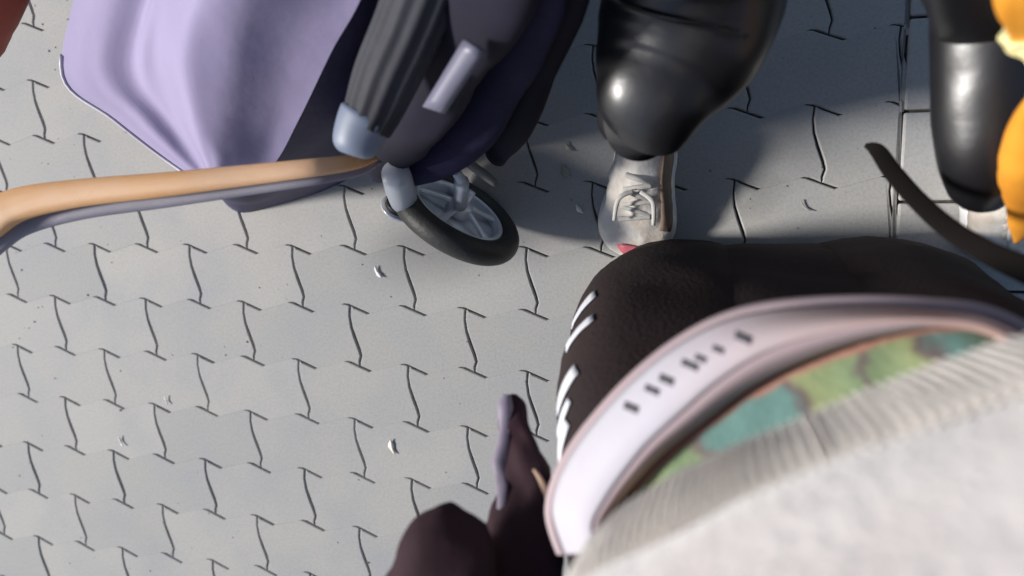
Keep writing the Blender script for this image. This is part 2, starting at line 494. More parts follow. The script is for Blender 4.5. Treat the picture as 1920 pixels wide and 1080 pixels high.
# pale pedal post with black knob and pale washer
bm = pix_tube([(757, 376, .17, 26), (750, 350, .21, 29), (742, 325, .25, 27)], seg=20, n=3)
build('brake_post', bm, M_GREYP, pc)
bm = pix_tube([(772, 404, .12, 20), (764, 388, .15, 23), (757, 372, .18, 17)], seg=20, n=3)
build('brake_knob', bm, M_BLACK, pc)
bm = bmesh.new(); c = P(748, 392, .12); n_ax = Vector((.5, .7, .45)).normalized()
tube(bm, [(*c, .026, .026), (*(c + n_ax * .004), .026, .026)], seg=28, n=1)
build('washer', bm, M_RIM, pc)
bm = bmesh.new(); c2_ = c + n_ax * .005
tube(bm, [(*c2_, .021, .021), (*(c2_ + n_ax * .006), .019, .019)], seg=28, n=1)
build('washer_cap', bm, M_BLACK, pc)
# bumper mass over the wheel: dark moulded frame
def block(name, pts, m, ww=(.004, 8, 1), **kw):
    return build(name, pix_tube(pts, seg=28, n=6, **kw), m, pc, wrinkle=ww)
block('frame', [(700, 322, .20, 22, .7), (770, 300, .21, 52, .6), (850, 258, .23, 62, .6), (925, 160, .29, 66, .5), (990, 40, .38, 70, .5), (1030, -120, .50, 70, .5), (1050, -500, .72, 60, .5)], M_DNAVY)
block('side_tube', [(930, 290, .16, 26, .8), (965, 235, .22, 34, .8), (1010, 130, .28, 40, .8), (1070, 0, .36, 42, .8), (1110, -150, .46, 40, .8), (1120, -500, .62, 36, .8)], M_DARK)
block('seat', [(690, 290, .20, 60, .4), (760, 200, .28, 95, .4), (830, 80, .36, 120, .4), (900, -80, .46, 150, .4), (960, -420, .60, 190, .4)], M_DARK, ww=(.008, 9, 3))
# ribbed sleeve + cap
build('sleeve', pix_tube([(686, 238, .40, 48, .8), (702, 200, .40, 55, .8), (726, 140, .405, 62, .8), (766, 50, .415, 66, .8), (806, -60, .43, 70, .8), (850, -230, .46, 74, .8)], seg=72, n=6, ripple=(.045, 12)), M_TUBE, pc)
build('sleeve_cap', pix_tube([(660, 290, .40, 26, .8), (662, 283, .40, 38, .8), (667, 268, .40, 46, .8), (679, 236, .40, 51, .8), (687, 220, .40, 53, .8), (690, 213, .40, 50, .8)], seg=36, n=4), M_BLUEG, pc)
# grey label plate on the frame
grid = []
for j in range(9):
    row = []
    for i in range(5):
        u = i / 4; v = j / 8
        x = 792 + (868 - 792) * v + u * 42; y = 200 + (75 - 200) * v + u * 14 + u * v * 12
        row.append(P(x, y, .405 + .045 * v + .006 * math.sin(u * math.pi)))
    grid.append(row)
build('label_plate', sheet(grid, .004), mat('lavender grey plate', (.17, .165, .23), (.13, .13, .18), rough=.45, scale=12), pc)
# light strip behind, near the tyre
bm = pix_tube([(868, 298, .2, 8), (905, 325, .19, 9), (930, 345, .18, 7)], seg=12, n=3)
build('footrest_edge', bm, mat('dull olive grey plastic', (.16, .16, .145), rough=.5), pc)
# rest of the pushchair outside the picture: back frame, handle and rear wheels
bm = bmesh.new()
tube(bm, [(.55, .5, .45, .012, .012), (.62, .95, .62, .012, .012), (.68, 1.3, .98, .012, .012), (.9, 1.34, 1.0, .014, .014), (1.12, 1.3, .98, .012, .012), (1.05, .95, .62, .012, .012), (.98, .55, .42, .012, .012)], seg=12, n=6)
build('handle_frame', bm, M_DARK, pc)
for x in (.52, 1.08): wheel(Vector((x, 1.0, .1)), Vector((0, 1, 0)), .1, .03, pc)
bm = bmesh.new(); tube(bm, [(.5, 1.0, .1, .008, .008), (1.1, 1.0, .1, .008, .008)], seg=10, n=1)
tube(bm, [(.6, 1.0, .1, .01, .01), (.66, .7, .5, .01, .01)], seg=10, n=1); tube(bm, [(1.0, 1.0, .1, .01, .01), (.96, .7, .5, .01, .01)], seg=10, n=1)
build('rear_axle', bm, M_DARK, pc)

# ------------------------------------------------------------------ walking person in glossy black leggings
M_LEG = mat('glossy black leggings', (.010, .010, .013), (.008, .008, .010), rough=.38, scale=6, bump=.3, bscale=16, spec=.8)
M_SKIN = mat('skin', (.46, .27, .19), (.42, .24, .17), rough=.5, scale=20)
M_COAT = mat('dark brown coat', (.02, .013, .010), (.014, .01, .008), rough=.7, scale=6, bump=.3)
M_HAIR = mat('dark hair', (.02, .012, .008), rough=.5, weave=90)
M_SHOE = mat('white shoe leather', (.80, .77, .73), (.55, .49, .43), rough=.85, scale=30, bump=.45, bscale=70, spec=.2)
M_SOLE = mat('white rubber sole', (.78, .77, .77), rough=.5, scale=20)
M_LACE = mat('white lace', (.62, .60, .57), rough=.6, weave=300)
M_TAN = mat('tan side panel', (.22, .16, .12), (.15, .10, .08), rough=.7, scale=30)
pe = empty('person', P(1290, 300, 0), 'person in glossy black leggings and white trainers striding towards the camera', 'person')
L1 = [(1212, 196, .10, 42), (1212, 182, .20, 60), (1208, 190, .30, 74), (1208, 212, .345, 92), (1222, 182, .366, 114), (1243, 135, .371, 139), (1268, 75, .378, 160), (1290, 0, .39, 170), (1310, -120, .43, 172), (1330, -330, .54, 190)]
L2 = [(1866, 338, .08, 34), (1863, 330, .18, 48), (1860, 334, .29, 62), (1858, 300, .345, 88), (1860, 200, .362, 106), (1866, 100, .37, 114), (1870, 0, .385, 120), (1860, -120, .46, 140), (1820, -330, .54, 170)]
def leg_pts(Lp, hip):
    q = []
    for px, py, z, h in Lp:
        c = P(px, py, z); r_ = rad(h, c); fl = .6 if z < .3 else .8; c = P(px, py, z - r_ * fl); r_ = rad(h, c); q.append((c.x, c.y, c.z, r_, r_ * fl))
    e = Vector(q[-1][:3]); h = Vector(hip)
    for t in (.35, .7, 1.0):
        p = e.lerp(h, t); q.append((*p, .088 + .012 * t, .09 + .01 * t))
    return q
HIP = Vector((1.27, .74, .90))
q1 = leg_pts(L1, (1.19, .72, .86)); q2 = leg_pts(L2, (1.36, .72, .86))
bm = bmesh.new(); tube(bm, q1, seg=36, n=5); tube(bm, q2, seg=36, n=5)
tube(bm, [(1.275, .72, .80, .14, .11), (1.275, .73, .90, .18, .13), (1.275, .74, 1.0, .16, .12)], seg=36, n=5, up=Vector((0, 1, 0)))
build('leggings', bm, M_LEG, pe, wrinkle=(.006, 7, 2))
def V3(q, i): return q[i][:3]
# body (continuous, inside the clothes)
a1 = P(1213, 250, .06); a2 = P(1866, 350, .06)
k1 = Vector(q1[5][:3]); k2 = Vector(q2[5][:3])
T = HIP
J = [(T.x, T.y, T.z, .10, .09), (T.x, T.y + .01, T.z + .22, .10, .08), (T.x, T.y + .01, T.z + .45, .13, .085), (T.x, T.y, T.z + .56, .05, .05), (T.x, T.y - .02, T.z + .63, .06, .065), (T.x, T.y - .03, T.z + .72, .075, .09), (T.x, T.y - .03, T.z + .80, .05, .06),
     ]
E_ = [(0, 1), (1, 2), (2, 3), (3, 4), (4, 5), (5, 6)]
for sg, q_, am, an_ in ((-1, q1, P(1212, 240, .07), a1), (1, q2, P(1866, 345, .06), a2)):
    ch = [(T.x + sg * .085, T.y, T.z - .06, .065, .065)] + [(*q_[i][:2], q_[i][2] - .008, .045 if i > 6 else .034, .045 if i > 6 else .034) for i in (10, 9, 8, 7, 6, 5, 4)]
    ch += [(*q_[2][:3], .02, .02), (*am, .017, .017), (*an_, .018, .016), (an_.x, an_.y - .04, .034, .016, .012)]
    pv = 0
    for c in ch:
        J.append(c); E_.append((pv, len(J) - 1)); pv = len(J) - 1
HN = []
for sg in (-1, 1):
    pv = 2
    for c in ((T.x + sg * .19, T.y, T.z + .47, .045, .045), (T.x + sg * .25, T.y + .02, T.z + .2, .036, .036), (T.x + sg * .20, T.y - .02, T.z + .36, .026, .026), (T.x + sg * .17, T.y - .03, T.z + .44, .03, .02)):
        J.append(c); E_.append((pv, len(J) - 1)); pv = len(J) - 1
    HN.append(pv)
for hnd in HN:                                  # five fingers each
    hx, hy, hz = J[hnd][:3]; sg = 1 if hnd == HN[0] else -1
    for f, (dx, ln) in enumerate(((-.024, .06), (-.008, .075), (.008, .07), (.023, .055))):
        i = len(J); J.append((hx + dx, hy - .05, hz + .04, .0085, .0085)); J.append((hx + dx, hy - .06, hz + .04 + ln * .8, .007, .007))
        E_ += [(hnd, i), (i, i + 1)]
    i = len(J); J.append((hx + sg * .035, hy - .03, hz + .02, .01, .01)); J.append((hx + sg * .04, hy - .045, hz + .065, .008, .008)); E_ += [(hnd, i), (i, i + 1)]
person_body('body', J, E_, pe, M_SKIN)
bm = bmesh.new()
up = Vector((0, 1, 0))
tube(bm, [(T.x, T.y, T.z - .02, .20, .15), (T.x, T.y, T.z + .1, .185, .14), (T.x, T.y + .01, T.z + .25, .17, .13), (T.x, T.y + .01, T.z + .42, .20, .13), (T.x, T.y + .01, T.z + .52, .12, .09), (T.x, T.y, T.z + .56, .07, .07)], seg=32, n=5, up=up)
for s_ in (-1, 1):
    tube(bm, [(T.x + s_ * .15, T.y, T.z + .47, .06, .06), (T.x + s_ * .22, T.y + .01, T.z + .35, .06, .06), (T.x + s_ * .25, T.y + .02, T.z + .2, .055, .055), (T.x + s_ * .235, T.y + .0, T.z + .27, .042, .042), (T.x + s_ * .20, T.y - .02, T.z + .36, .036, .036)], seg=20, n=5)
build('coat', bm, M_COAT, pe, wrinkle=(.012, 8, 4))
bm = bmesh.new(); bmesh.ops.create_icosphere(bm, subdivisions=4, radius=1)
for v in bm.verts: v.co = Vector((v.co.x * .088, v.co.y * .1, v.co.z * .115)) + Vector((T.x, T.y + .012, T.z + .765))
build('hair', bm, M_HAIR, pe, wrinkle=(.012, 25, 6))
for s_ in (-1, 1):
    bm = bmesh.new(); tube(bm, [(T.x + s_ * .03, T.y - .125, T.z + .725, .003, .003), (T.x + s_ * .03, T.y - .105, T.z + .725, .012, .008)], seg=12, n=1)
    build('eye', bm, M_BLACK, pe)
# trainers
def trainer(toe, heel, wid, zt, parent, pink=False):
    t = Vector(toe); h = Vector(heel); dr = (t - h); ln = dr.length; dr.normalize(); sd_ = Vector((-dr.y, dr.x, 0))
    prof = [(0.0, .55, .070), (.06, .72, .088), (.18, .80, .098), (.33, .80, .094), (.48, .88, .078), (.62, .98, .062), (.76, 1.0, .052), (.88, .86, .044), (.96, .58, .036), (1.0, .25, .028)]
    def loop(f, z0, ztop, seg=24):
        pass
    bm = bmesh.new(); rings = []
    for u, wv, zt_ in catmull(prof, 4):
        c = h + dr * (u * ln); ring = []
        for k in range(17):
            an = math.pi * k / 16
            ring.append(bm.verts.new(c + sd_ * (math.cos(an) * wid / 2 * wv) + Vector((0, 0, .022 + (zt_ - .022) * math.sin(an) ** .7))))
        rings.append(ring)
    for a, b in zip(rings, rings[1:]):
        for k in range(16): bm.faces.new((a[k], a[k + 1], b[k + 1], b[k]))
        bm.faces.new((a[0], b[0], b[16], a[16]))
    bm.faces.new(rings[0]); bm.faces.new(rings[-1])
    sh = build('shoe', bm, M_SHOE, parent, wrinkle=(.006, 30, 3))
    bm = bmesh.new(); lo, hi = [], []
    out = [(u, wv) for u, wv, _ in catmull(prof, 4)]
    per = [(u, wv) for u, wv in out] + [(u, -wv) for u, wv in reversed(out)]
    for zz, g in ((0.001, 1.02), (.012, 1.05), (.024, 1.0)):
        lo.append([bm.verts.new(h + dr * ((u - .5) * ln * 1.03 + .5 * ln) + sd_ * (wid / 2 * wv * g) + Vector((0, 0, zz))) for u, wv in per])
    for a, b in zip(lo, lo[1:]):
        for k in range(len(per)): bm.faces.new((a[k], a[(k + 1) % len(per)], b[(k + 1) % len(per)], b[k]))
    bm.faces.new(lo[0]); bm.faces.new(lo[-1])
    build('sole', bm, M_SOLE, sh)
    def top(u, s_):
        for a, b in zip(out, out[1:]):
            pass
        z = None
        pr = catmull(prof, 4)
        e = min(pr, key=lambda q: abs(q[0] - u))
        an = math.acos(max(-1, min(1, s_)))
        return h + dr * (u * ln) + sd_ * (math.cos(an) * wid / 2 * e[1]) + Vector((0, 0, .024 + (e[2] - .022) * math.sin(an) ** .7))
    bm = bmesh.new()
    for k in range(6):
        u = .34 + k * .062
        s_ = 1 if k % 2 else -1
        a = top(u, .42 * s_); b = top(u + .05, -.42 * s_); m_ = top(u + .025, 0) + Vector((0, 0, .003))
        tube(bm, [(*a, .0035, .002), (*m_, .0035, .0025), (*b, .0035, .002)], seg=8, n=4)
    for s_ in (-1, 1):                                    # loose lace ends
        a = top(.46, .1 * s_) + Vector((0, 0, .006)); 
        b = a + sd_ * s_ * .018 + dr * .012 + Vector((0, 0, .004)); c = b + sd_ * s_ * .004 + dr * .03 - Vector((0, 0, .018))
        tube(bm, [(*a, .003, .002), (*b, .0032, .002), (*c, .0026, .002)], seg=8, n=5)
    build('laces', bm, M_LACE, sh)
    # tan side flash following the right flank
    grid = [[top(u, s_) + sd_ * (-.002 if s_ < 0 else .002) for s_ in (.62, .72, .82, .92)] for u in [.1 + .055 * k for k in range(13)]]
    build('side_panel', sheet(grid, .001), M_TAN, sh)
    if pink:
        g2 = [[top(u, s_) + Vector((0, 0, .002)) + dr * .002 for s_ in (-.5, -.2, .1, .4)] for u in (.90, .93, .96, .985)]
        build('toe_patch', sheet(g2, .001), mat('pink toe patch', (.7, .16, .2), rough=.5), sh)
    return sh
t1 = P(1185, 478, .02); h1 = P(1215, 255, .02); t1.z = h1.z = 0
trainer(t1, h1, .106, 0, pe, True)
t2 = P(1905, 478, .02); h2 = P(1858, 322, .02); t2.z = h2.z = 0
trainer(t2, h2, .10, 0, pe)

# ------------------------------------------------------------------ orange bag at the right edge
M_ORG = mat('orange cloth', (.72, .27, .02), (.78, .34, .035), rough=.65, scale=10, bump=.2, bscale=40)
M_CREAM = mat('pale yellow lining', (.85, .75, .38), rough=.6)
ob = empty('carrier_bag', P(1960, 250, 0), 'bright orange gathered bag carried beside the right leg', 'bag')
build('bag_body', pix_tube([(1905, 455, .30, 6, .6), (1925, 410, .33, 38, .7), (1945, 340, .38, 62, .7), (1950, 270, .43, 68, .7), (1942, 215, .46, 46, .7), (1950, 185, .48, 22, .7)], seg=32, n=6), M_ORG, ob, wrinkle=(.006, 10, 1))
build('gathered_top', pix_tube([(1950, 190, .48, 20, .7), (1948, 120, .50, 26, .7), (1938, 75, .50, 46, .8), (1936, 52, .505, 56, .8)], seg=40, n=6, ripple=(.06, 7)), M_CREAM, ob, wrinkle=(.004, 30, 1))
build('bag_frill', pix_tube([(1937, 56, .506, 44, .8), (1938, 20, .52, 50, .8), (1945, -30, .54, 66, .8), (1950, -160, .58, 60, .8)], seg=40, n=6, ripple=(.05, 6)), M_ORG, ob, wrinkle=(.004, 14, 2))

# ------------------------------------------------------------------ red bag at the left corner
rb = bmesh.new()
rb.free()
M_RED = mat('rust red cloth', (.36, .055, .025), (.30, .045, .02), rough=.6, scale=6, bump=.2)
bm = pix_tube([(-170, 120, .22, 30, .5), (-95, 60, .27, 95, .5), (-60, -20, .30, 120, .5), (-40, -140, .33, 130, .5), (-40, -240, .34, 60, .5)], seg=32, n=6)
o = build('handbag', bm, M_RED, None, wrinkle=(.006, 10, 1)); tag(o, 'rust red bag just showing in the upper left corner', 'bag')

# ------------------------------------------------------------------ photographer: black trousers, pale sweater
M_TROU = mat('black brown trouser cloth', (.034, .0215, .021), (.023, .016, .017), rough=.9, scale=5, bump=.35, bscale=220, spec=.2)
M_SWEAT = mat('pale grey fleece', (.74, .71, .71), (.64, .58, .57), rough=.95, scale=9, bump=.6, bscale=160, sheen=.4)
M_HEM = mat('ribbed oatmeal knit', (.68, .63, .58), (.60, .55, .51), rough=.9, scale=14, bump=.4, bscale=200, sheen=.3)
M_BLOCK = mat('white print', (.75, .76, .82), rough=.5)
ph = empty('person', (1.12, -.10, 0), 'photographer looked down on, in pale grey fleece sweater and wide black trousers', 'person')
# trousers: two wide legs merging under the hem
bm = bmesh.new()
U = Vector((0, 1, 0))
def leg(x0, x1, y0, y1, wv):
    tube(bm, [(x0, -.04, .02, wv * .95, .11), (x0, -.045, .15, wv, .115), (x0, -.06, .28, wv, .11), (x0 + .01, -.08, .40, wv * .97, .10), (x0 + .02, -.125, .50, wv * .85, .085), (x1, -.165, .60, wv * .8, .085), (x1, -.175, .74, wv * .7, .09)], seg=48, n=6, up=U, power=2.7)
leg(1.018, 1.06, 0, 0, .118); leg(1.252, 1.23, 0, 0, .125)
tube(bm, [(1.14, -.04, .03, .15, .104), (1.14, -.045, .15, .15, .111), (1.14, -.06, .28, .15, .107), (1.14, -.08, .40, .15, .096), (1.14, -.135, .50, .14, .07), (1.14, -.17, .6, .12, .07)], seg=48, n=5, up=U, power=3.2)
tube(bm, [(1.145, -.16, .54, .15, .075), (1.145, -.17, .65, .16, .09), (1.145, -.17, .8, .16, .09)], seg=40, n=5, up=U)
tr = build('trousers', bm, M_TROU, ph, wrinkle=(.010, 6, 5))
from mathutils.bvhtree import BVHTree
def tree_of(o):
    off_ = Vector((0, 0, 0)); q = o
    while q is not None:
        off_ += q.location; q = q.parent
    return BVHTree.FromPolygons([v.co + off_ for v in o.data.vertices], [tuple(p.vertices) for p in o.data.polygons])
def on_surface(tr_, px, py, lift=.0015):
    a = P(px, py, .9); dr = (P(px, py, .1) - a).normalized()
    h = tr_.ray_cast(a, dr)
    if h[0] is not None: return h[0] - dr * lift
    # just beside the outline: the closest surface point to the ray
    best = None
    for k in range(60):
        q = a + dr * (k * .014); n_ = tr_.find_nearest(q)
        if best is None or n_[3] < best[0]: best = (n_[3], n_[0], q)
    return best[1].lerp(best[2], .35) - dr * lift
TRT = tree_of(tr)
def block(px, py, wy, hz):
    c = on_surface(TRT, px, py, 0); q = TRT.find_nearest(c); n_ = q[1].copy()
    if n_.dot(c - Vector((1.14, -.08, c.z))) < 0: n_ = -n_
    a_ = n_.cross(Vector((0, 0, 1))).normalized(); b_ = a_.cross(n_).normalized()
    g = []
    for j in range(7):
        row = []
        for i in range(7):
            p = c + a_ * (wy * (i / 6 - .5)) + b_ * (hz * (j / 6 - .5)) + n_ * .004
            r_ = TRT.find_nearest(p); m_ = r_[1] if r_[1].dot(n_) > 0 else -r_[1]
            row.append(r_[0] + m_ * .0022)
        g.append(row)
    build('print_block', sheet(g, .0012), M_BLOCK, tr)
for px, py, wy, hz in ((1092, 580, .046, .024), (1084, 624, .044, .019), (1060, 730, .046, .019), (1057, 784, .036, .010), (1054, 834, .044, .017)): block(px, py, wy, hz)
# sweater torso: elliptical column facing the camera
fa = Vector((-.48, .877, 0)).normalized(); sdv = Vector((.877, .48, 0)).normalized()
def hemcurve(s):   # lower edge height etc.
    return 0
TC = Vector((1.1575, -.098, 0))
bm = bmesh.new(); rings = []
prof = [(.735, .175, .135), (.755, .195, .150), (.79, .205, .155), (.84, .208, .150), (.90, .208, .138), (.97, .205, .125), (1.05, .205, .120), (1.15, .21, .12), (1.28, .215, .12), (1.38, .18, .10), (1.43, .09, .075), (1.46, .065, .065)]
for z, rx, ry in catmull(prof, 5):
    ring = []
    for k in range(72):
        an = 2 * math.pi * k / 72
        ca, sa = math.cos(an), math.sin(an); ca = math.copysign(abs(ca) ** .6, ca); sa = math.copysign(abs(sa) ** .6, sa)
        p = TC + sdv * (rx * 1.02 * ca) + fa * (ry * sa) + Vector((0, 0, z))
        q = p * 9
        fold = .009 * noise.noise(Vector((q.x, q.y, q.z * .45))) + .004 * noise.noise(p * 28)
        p += (sdv * math.cos(an) + fa * math.sin(an)) * fold
        ring.append(bm.verts.new(p))
    rings.append(ring)
for a, b in zip(rings, rings[1:]):
    for k in range(72): bm.faces.new((a[k], a[(k + 1) % 72], b[(k + 1) % 72], b[k]))
for s_ in (-1, 1):
    b0 = TC + sdv * (s_ * .15) + Vector((0, 0, 1.36)); 
    b1 = TC + sdv * (s_ * .22) - fa * .05 + Vector((0, 0, 1.1)); b2_ = TC + sdv * (s_ * .245) - fa * .06 + Vector((0, 0, .88))
    tube(bm, [(*b0, .07, .07), (*b0.lerp(b1, .5), .066, .066), (*b1, .06, .06), (*b2_, .045, .045)], seg=24, n=5)
sw = build('sweater', bm, M_SWEAT, ph)
# ribbed hem
def sq(c): return math.copysign(abs(c) ** .6, c)
NH = 8 * 205
dn = [(.191 * sq(math.cos(2 * math.pi * k / 20000)), .148 * sq(math.sin(2 * math.pi * k / 20000))) for k in range(20001)]
cum = [0.0]
for a, b in zip(dn, dn[1:]): cum.append(cum[-1] + math.hypot(b[0] - a[0], b[1] - a[1]))
HL = []; j_ = 0
for k in range(NH):
    while cum[j_ + 1] < cum[-1] * k / NH: j_ += 1
    HL.append(dn[j_])
bm = bmesh.new(); rings = []
for z, g in ((.742, .965), (.735, .985), (.715, .985), (.69, .97), (.672, .96), (.668, .94), (.69, .93)):
    ring = []
    for k in range(NH):
        cx_, sy_ = HL[k]; rb_ = 1 + (.0055 + .009 * math.exp(-(((cx_ + .05) / .09) ** 2))) * math.sin(2 * math.pi * k / 8 + .4 * math.sin(k * .013 + z * 40)) + .006 * noise.noise(Vector((cx_ * 60, sy_ * 60, z * 30)))
        ring.append(bm.verts.new(TC + sdv * (g * rb_ * cx_) + fa * (g * rb_ * sy_) + Vector((0, 0, z))))
    rings.append(ring)
for a, b in zip(rings, rings[1:]):
    for k in range(NH): bm.faces.new((a[k], a[(k + 1) % NH], b[(k + 1) % NH], b[k]))
build('ribbed_hem', bm, M_HEM, sw)
# body under the clothes
T = Vector((TC.x, TC.y - .03, .84))
def off(s, f, z): return (T + sdv * s + fa * f + Vector((0, 0, z)))
J = [(*off(0, 0, 0), .11, .09), (*off(0, 0, .22), .11, .08), (*off(0, 0, .45), .13, .08), (*off(0, 0, .6), .05, .05), (*off(0, .02, .67), .06, .065), (*off(0, .02, .76), .075, .09), (*off(0, .02, .84), .05, .06),
     (1.06, -.14, .74, .08, .08), (1.04, -.09, .42, .05, .05), (1.035, -.1, .07, .034, .034), (1.035, .0, .04, .035, .025),
     (1.22, -.12, .74, .08, .08), (1.24, -.09, .42, .05, .05), (1.235, -.1, .07, .034, .034), (1.235, .0, .04, .035, .025)]
E_ = [(0, 1), (1, 2), (2, 3), (3, 4), (4, 5), (5, 6), (0, 7), (7, 8), (8, 9), (9, 10), (0, 11), (11, 12), (12, 13), (13, 14)]
for s_ in (-1, 1):
    i = len(J)
    J += [(*off(s_ * .15, 0, .52), .045, .045), (*off(s_ * .22, -.03, .26), .036, .036), (*off(s_ * .245, -.04, .03), .026, .026), (*off(s_ * .25, -.03, -.05), .03, .02)]
    E_ += [(2, i), (i, i + 1), (i + 1, i + 2), (i + 2, i + 3)]
    hb = i + 3
    for df, ln in ((-.024, .055), (-.008, .07), (.008, .075), (.024, .06)):
        j = len(J); J += [(*off(s_ * .25, df - .03, -.10), .0085, .0085), (*off(s_ * .24, df - .03, -.10 - ln), .007, .007)]; E_ += [(hb, j), (j, j + 1)]
    j = len(J); J += [(*off(s_ * .24, .01, -.06), .01, .01), (*off(s_ * .23, .02, -.10), .008, .008)]; E_ += [(hb, j), (j, j + 1)]
person_body('body', J, E_, ph, M_SKIN)
bm = bmesh.new(); bmesh.ops.create_icosphere(bm, subdivisions=4, radius=1)
hc = off(0, -.015, .80)
for v in bm.verts: v.co = sdv * (v.co.x * .088) + fa * (v.co.y * .098) + Vector((0, 0, v.co.z * .112)) + hc
build('hair', bm, M_HAIR, ph, wrinkle=(.012, 25, 8))
for x in (1.035, 1.235):
    bm = bmesh.new(); tube(bm, [(x, -.18, .045, .04, .04), (x, -.10, .05, .045, .045), (x, -.02, .035, .045, .033), (x, .03, .022, .03, .02)], seg=20, n=5)
    build('shoe', bm, M_BLACK, ph)

# ------------------------------------------------------------------ shoulder bag: white lettered rim, coloured panel
M_RIMW = mat('white rim vinyl', (.50, .48, .54), (.45, .43, .48), rough=.8, scale=5, bump=.06)
nn = M_RIMW.node_tree.nodes; ll = M_RIMW.node_tree.links
tcx = nn.new('ShaderNodeTexCoord'); sx = nn.new('ShaderNodeSeparateXYZ'); crx = nn.new('ShaderNodeValToRGB'); mxx = nn.new('ShaderNodeMix'); mxx.data_type = 'RGBA'
ll.new(tcx.outputs['Generated'], sx.inputs[0]); ll.new(sx.outputs['X'], crx.inputs['Fac'])
crx.color_ramp.elements[0].position = .25; crx.color_ramp.elements[1].position = .75
mxx.inputs['B'].default_value = (.50, .33, .29, 1)
ll.new(crx.outputs['Color'], mxx.inputs['Factor'])
old = [q for q in nn if q.type == 'VALTORGB' and q != crx][0]
ll.new(old.outputs['Color'], mxx.inputs['A']); ll.new(mxx.outputs['Result'], nn['Principled BSDF'].inputs['Base Color'])
M_MAUVE = mat('mauve vinyl', (.42, .33, .35), (.36, .28, .30), rough=.8, scale=8)
M_INK = mat('grey ink', (.09, .085, .10), rough=.6)
sb = empty('shoulder_bag', (1.08, .0, .45), 'white rimmed shoulder bag with grey lettering and green, teal and coral panel', 'bag')
out_ = [(1060, 1040), (1036, 965), (1045, 905), (1075, 845), (1120, 785), (1185, 715), (1262, 652), (1350, 604), (1450, 580), (1600, 573), (1740, 580), (1850, 596), (1960, 650)]
inn_ = [(1120, 1040), (1110, 985), (1135, 935), (1170, 885), (1215, 830), (1275, 775), (1345, 715), (1430, 662), (1530, 628), (1640, 606), (1750, 600), (1850, 612), (1950, 664)]
mid_ = [(1140, 1040), (1135, 990), (1160, 945), (1200, 895), (1250, 845), (1320, 790), (1390, 738), (1470, 695), (1570, 655), (1660, 630), (1760, 615), (1855, 622), (1950, 672)]
deep = [(1190, 1060), (1190, 1030), (1230, 985), (1290, 945), (1350, 905), (1420, 865), (1500, 830), (1580, 790), (1680, 740), (1760, 700), (1820, 670), (1900, 665), (1950, 690)]
ZO, ZI, ZM, ZD = .56, .60, .59, .615
def curve3(c, z, n=6):
    return [Vector(P(x, y, z)) for x, y in [(p[0], p[1]) for p in catmull(c, n)]]
def strip(ca, za, cb, zb, nv, bulge, n=6):
    A = catmull(ca, n); B = catmull(cb, n); g = []
    for k in range(nv + 1):
        t = k / nv
        g.append([P(a[0] + (b[0] - a[0]) * t, a[1] + (b[1] - a[1]) * t, za + (zb - za) * t + bulge * math.sin(math.pi * t)) for a, b in zip(A, B)])
    return g
g = strip(out_, ZO, inn_, ZI, 10, .010)
rim_o = build('rim', sheet(g, .005), M_RIMW, sb)
g = strip(inn_, ZI - .002, mid_, ZM, 6, .005)
build('inner_band', sheet(g, .004), M_MAUVE, sb)
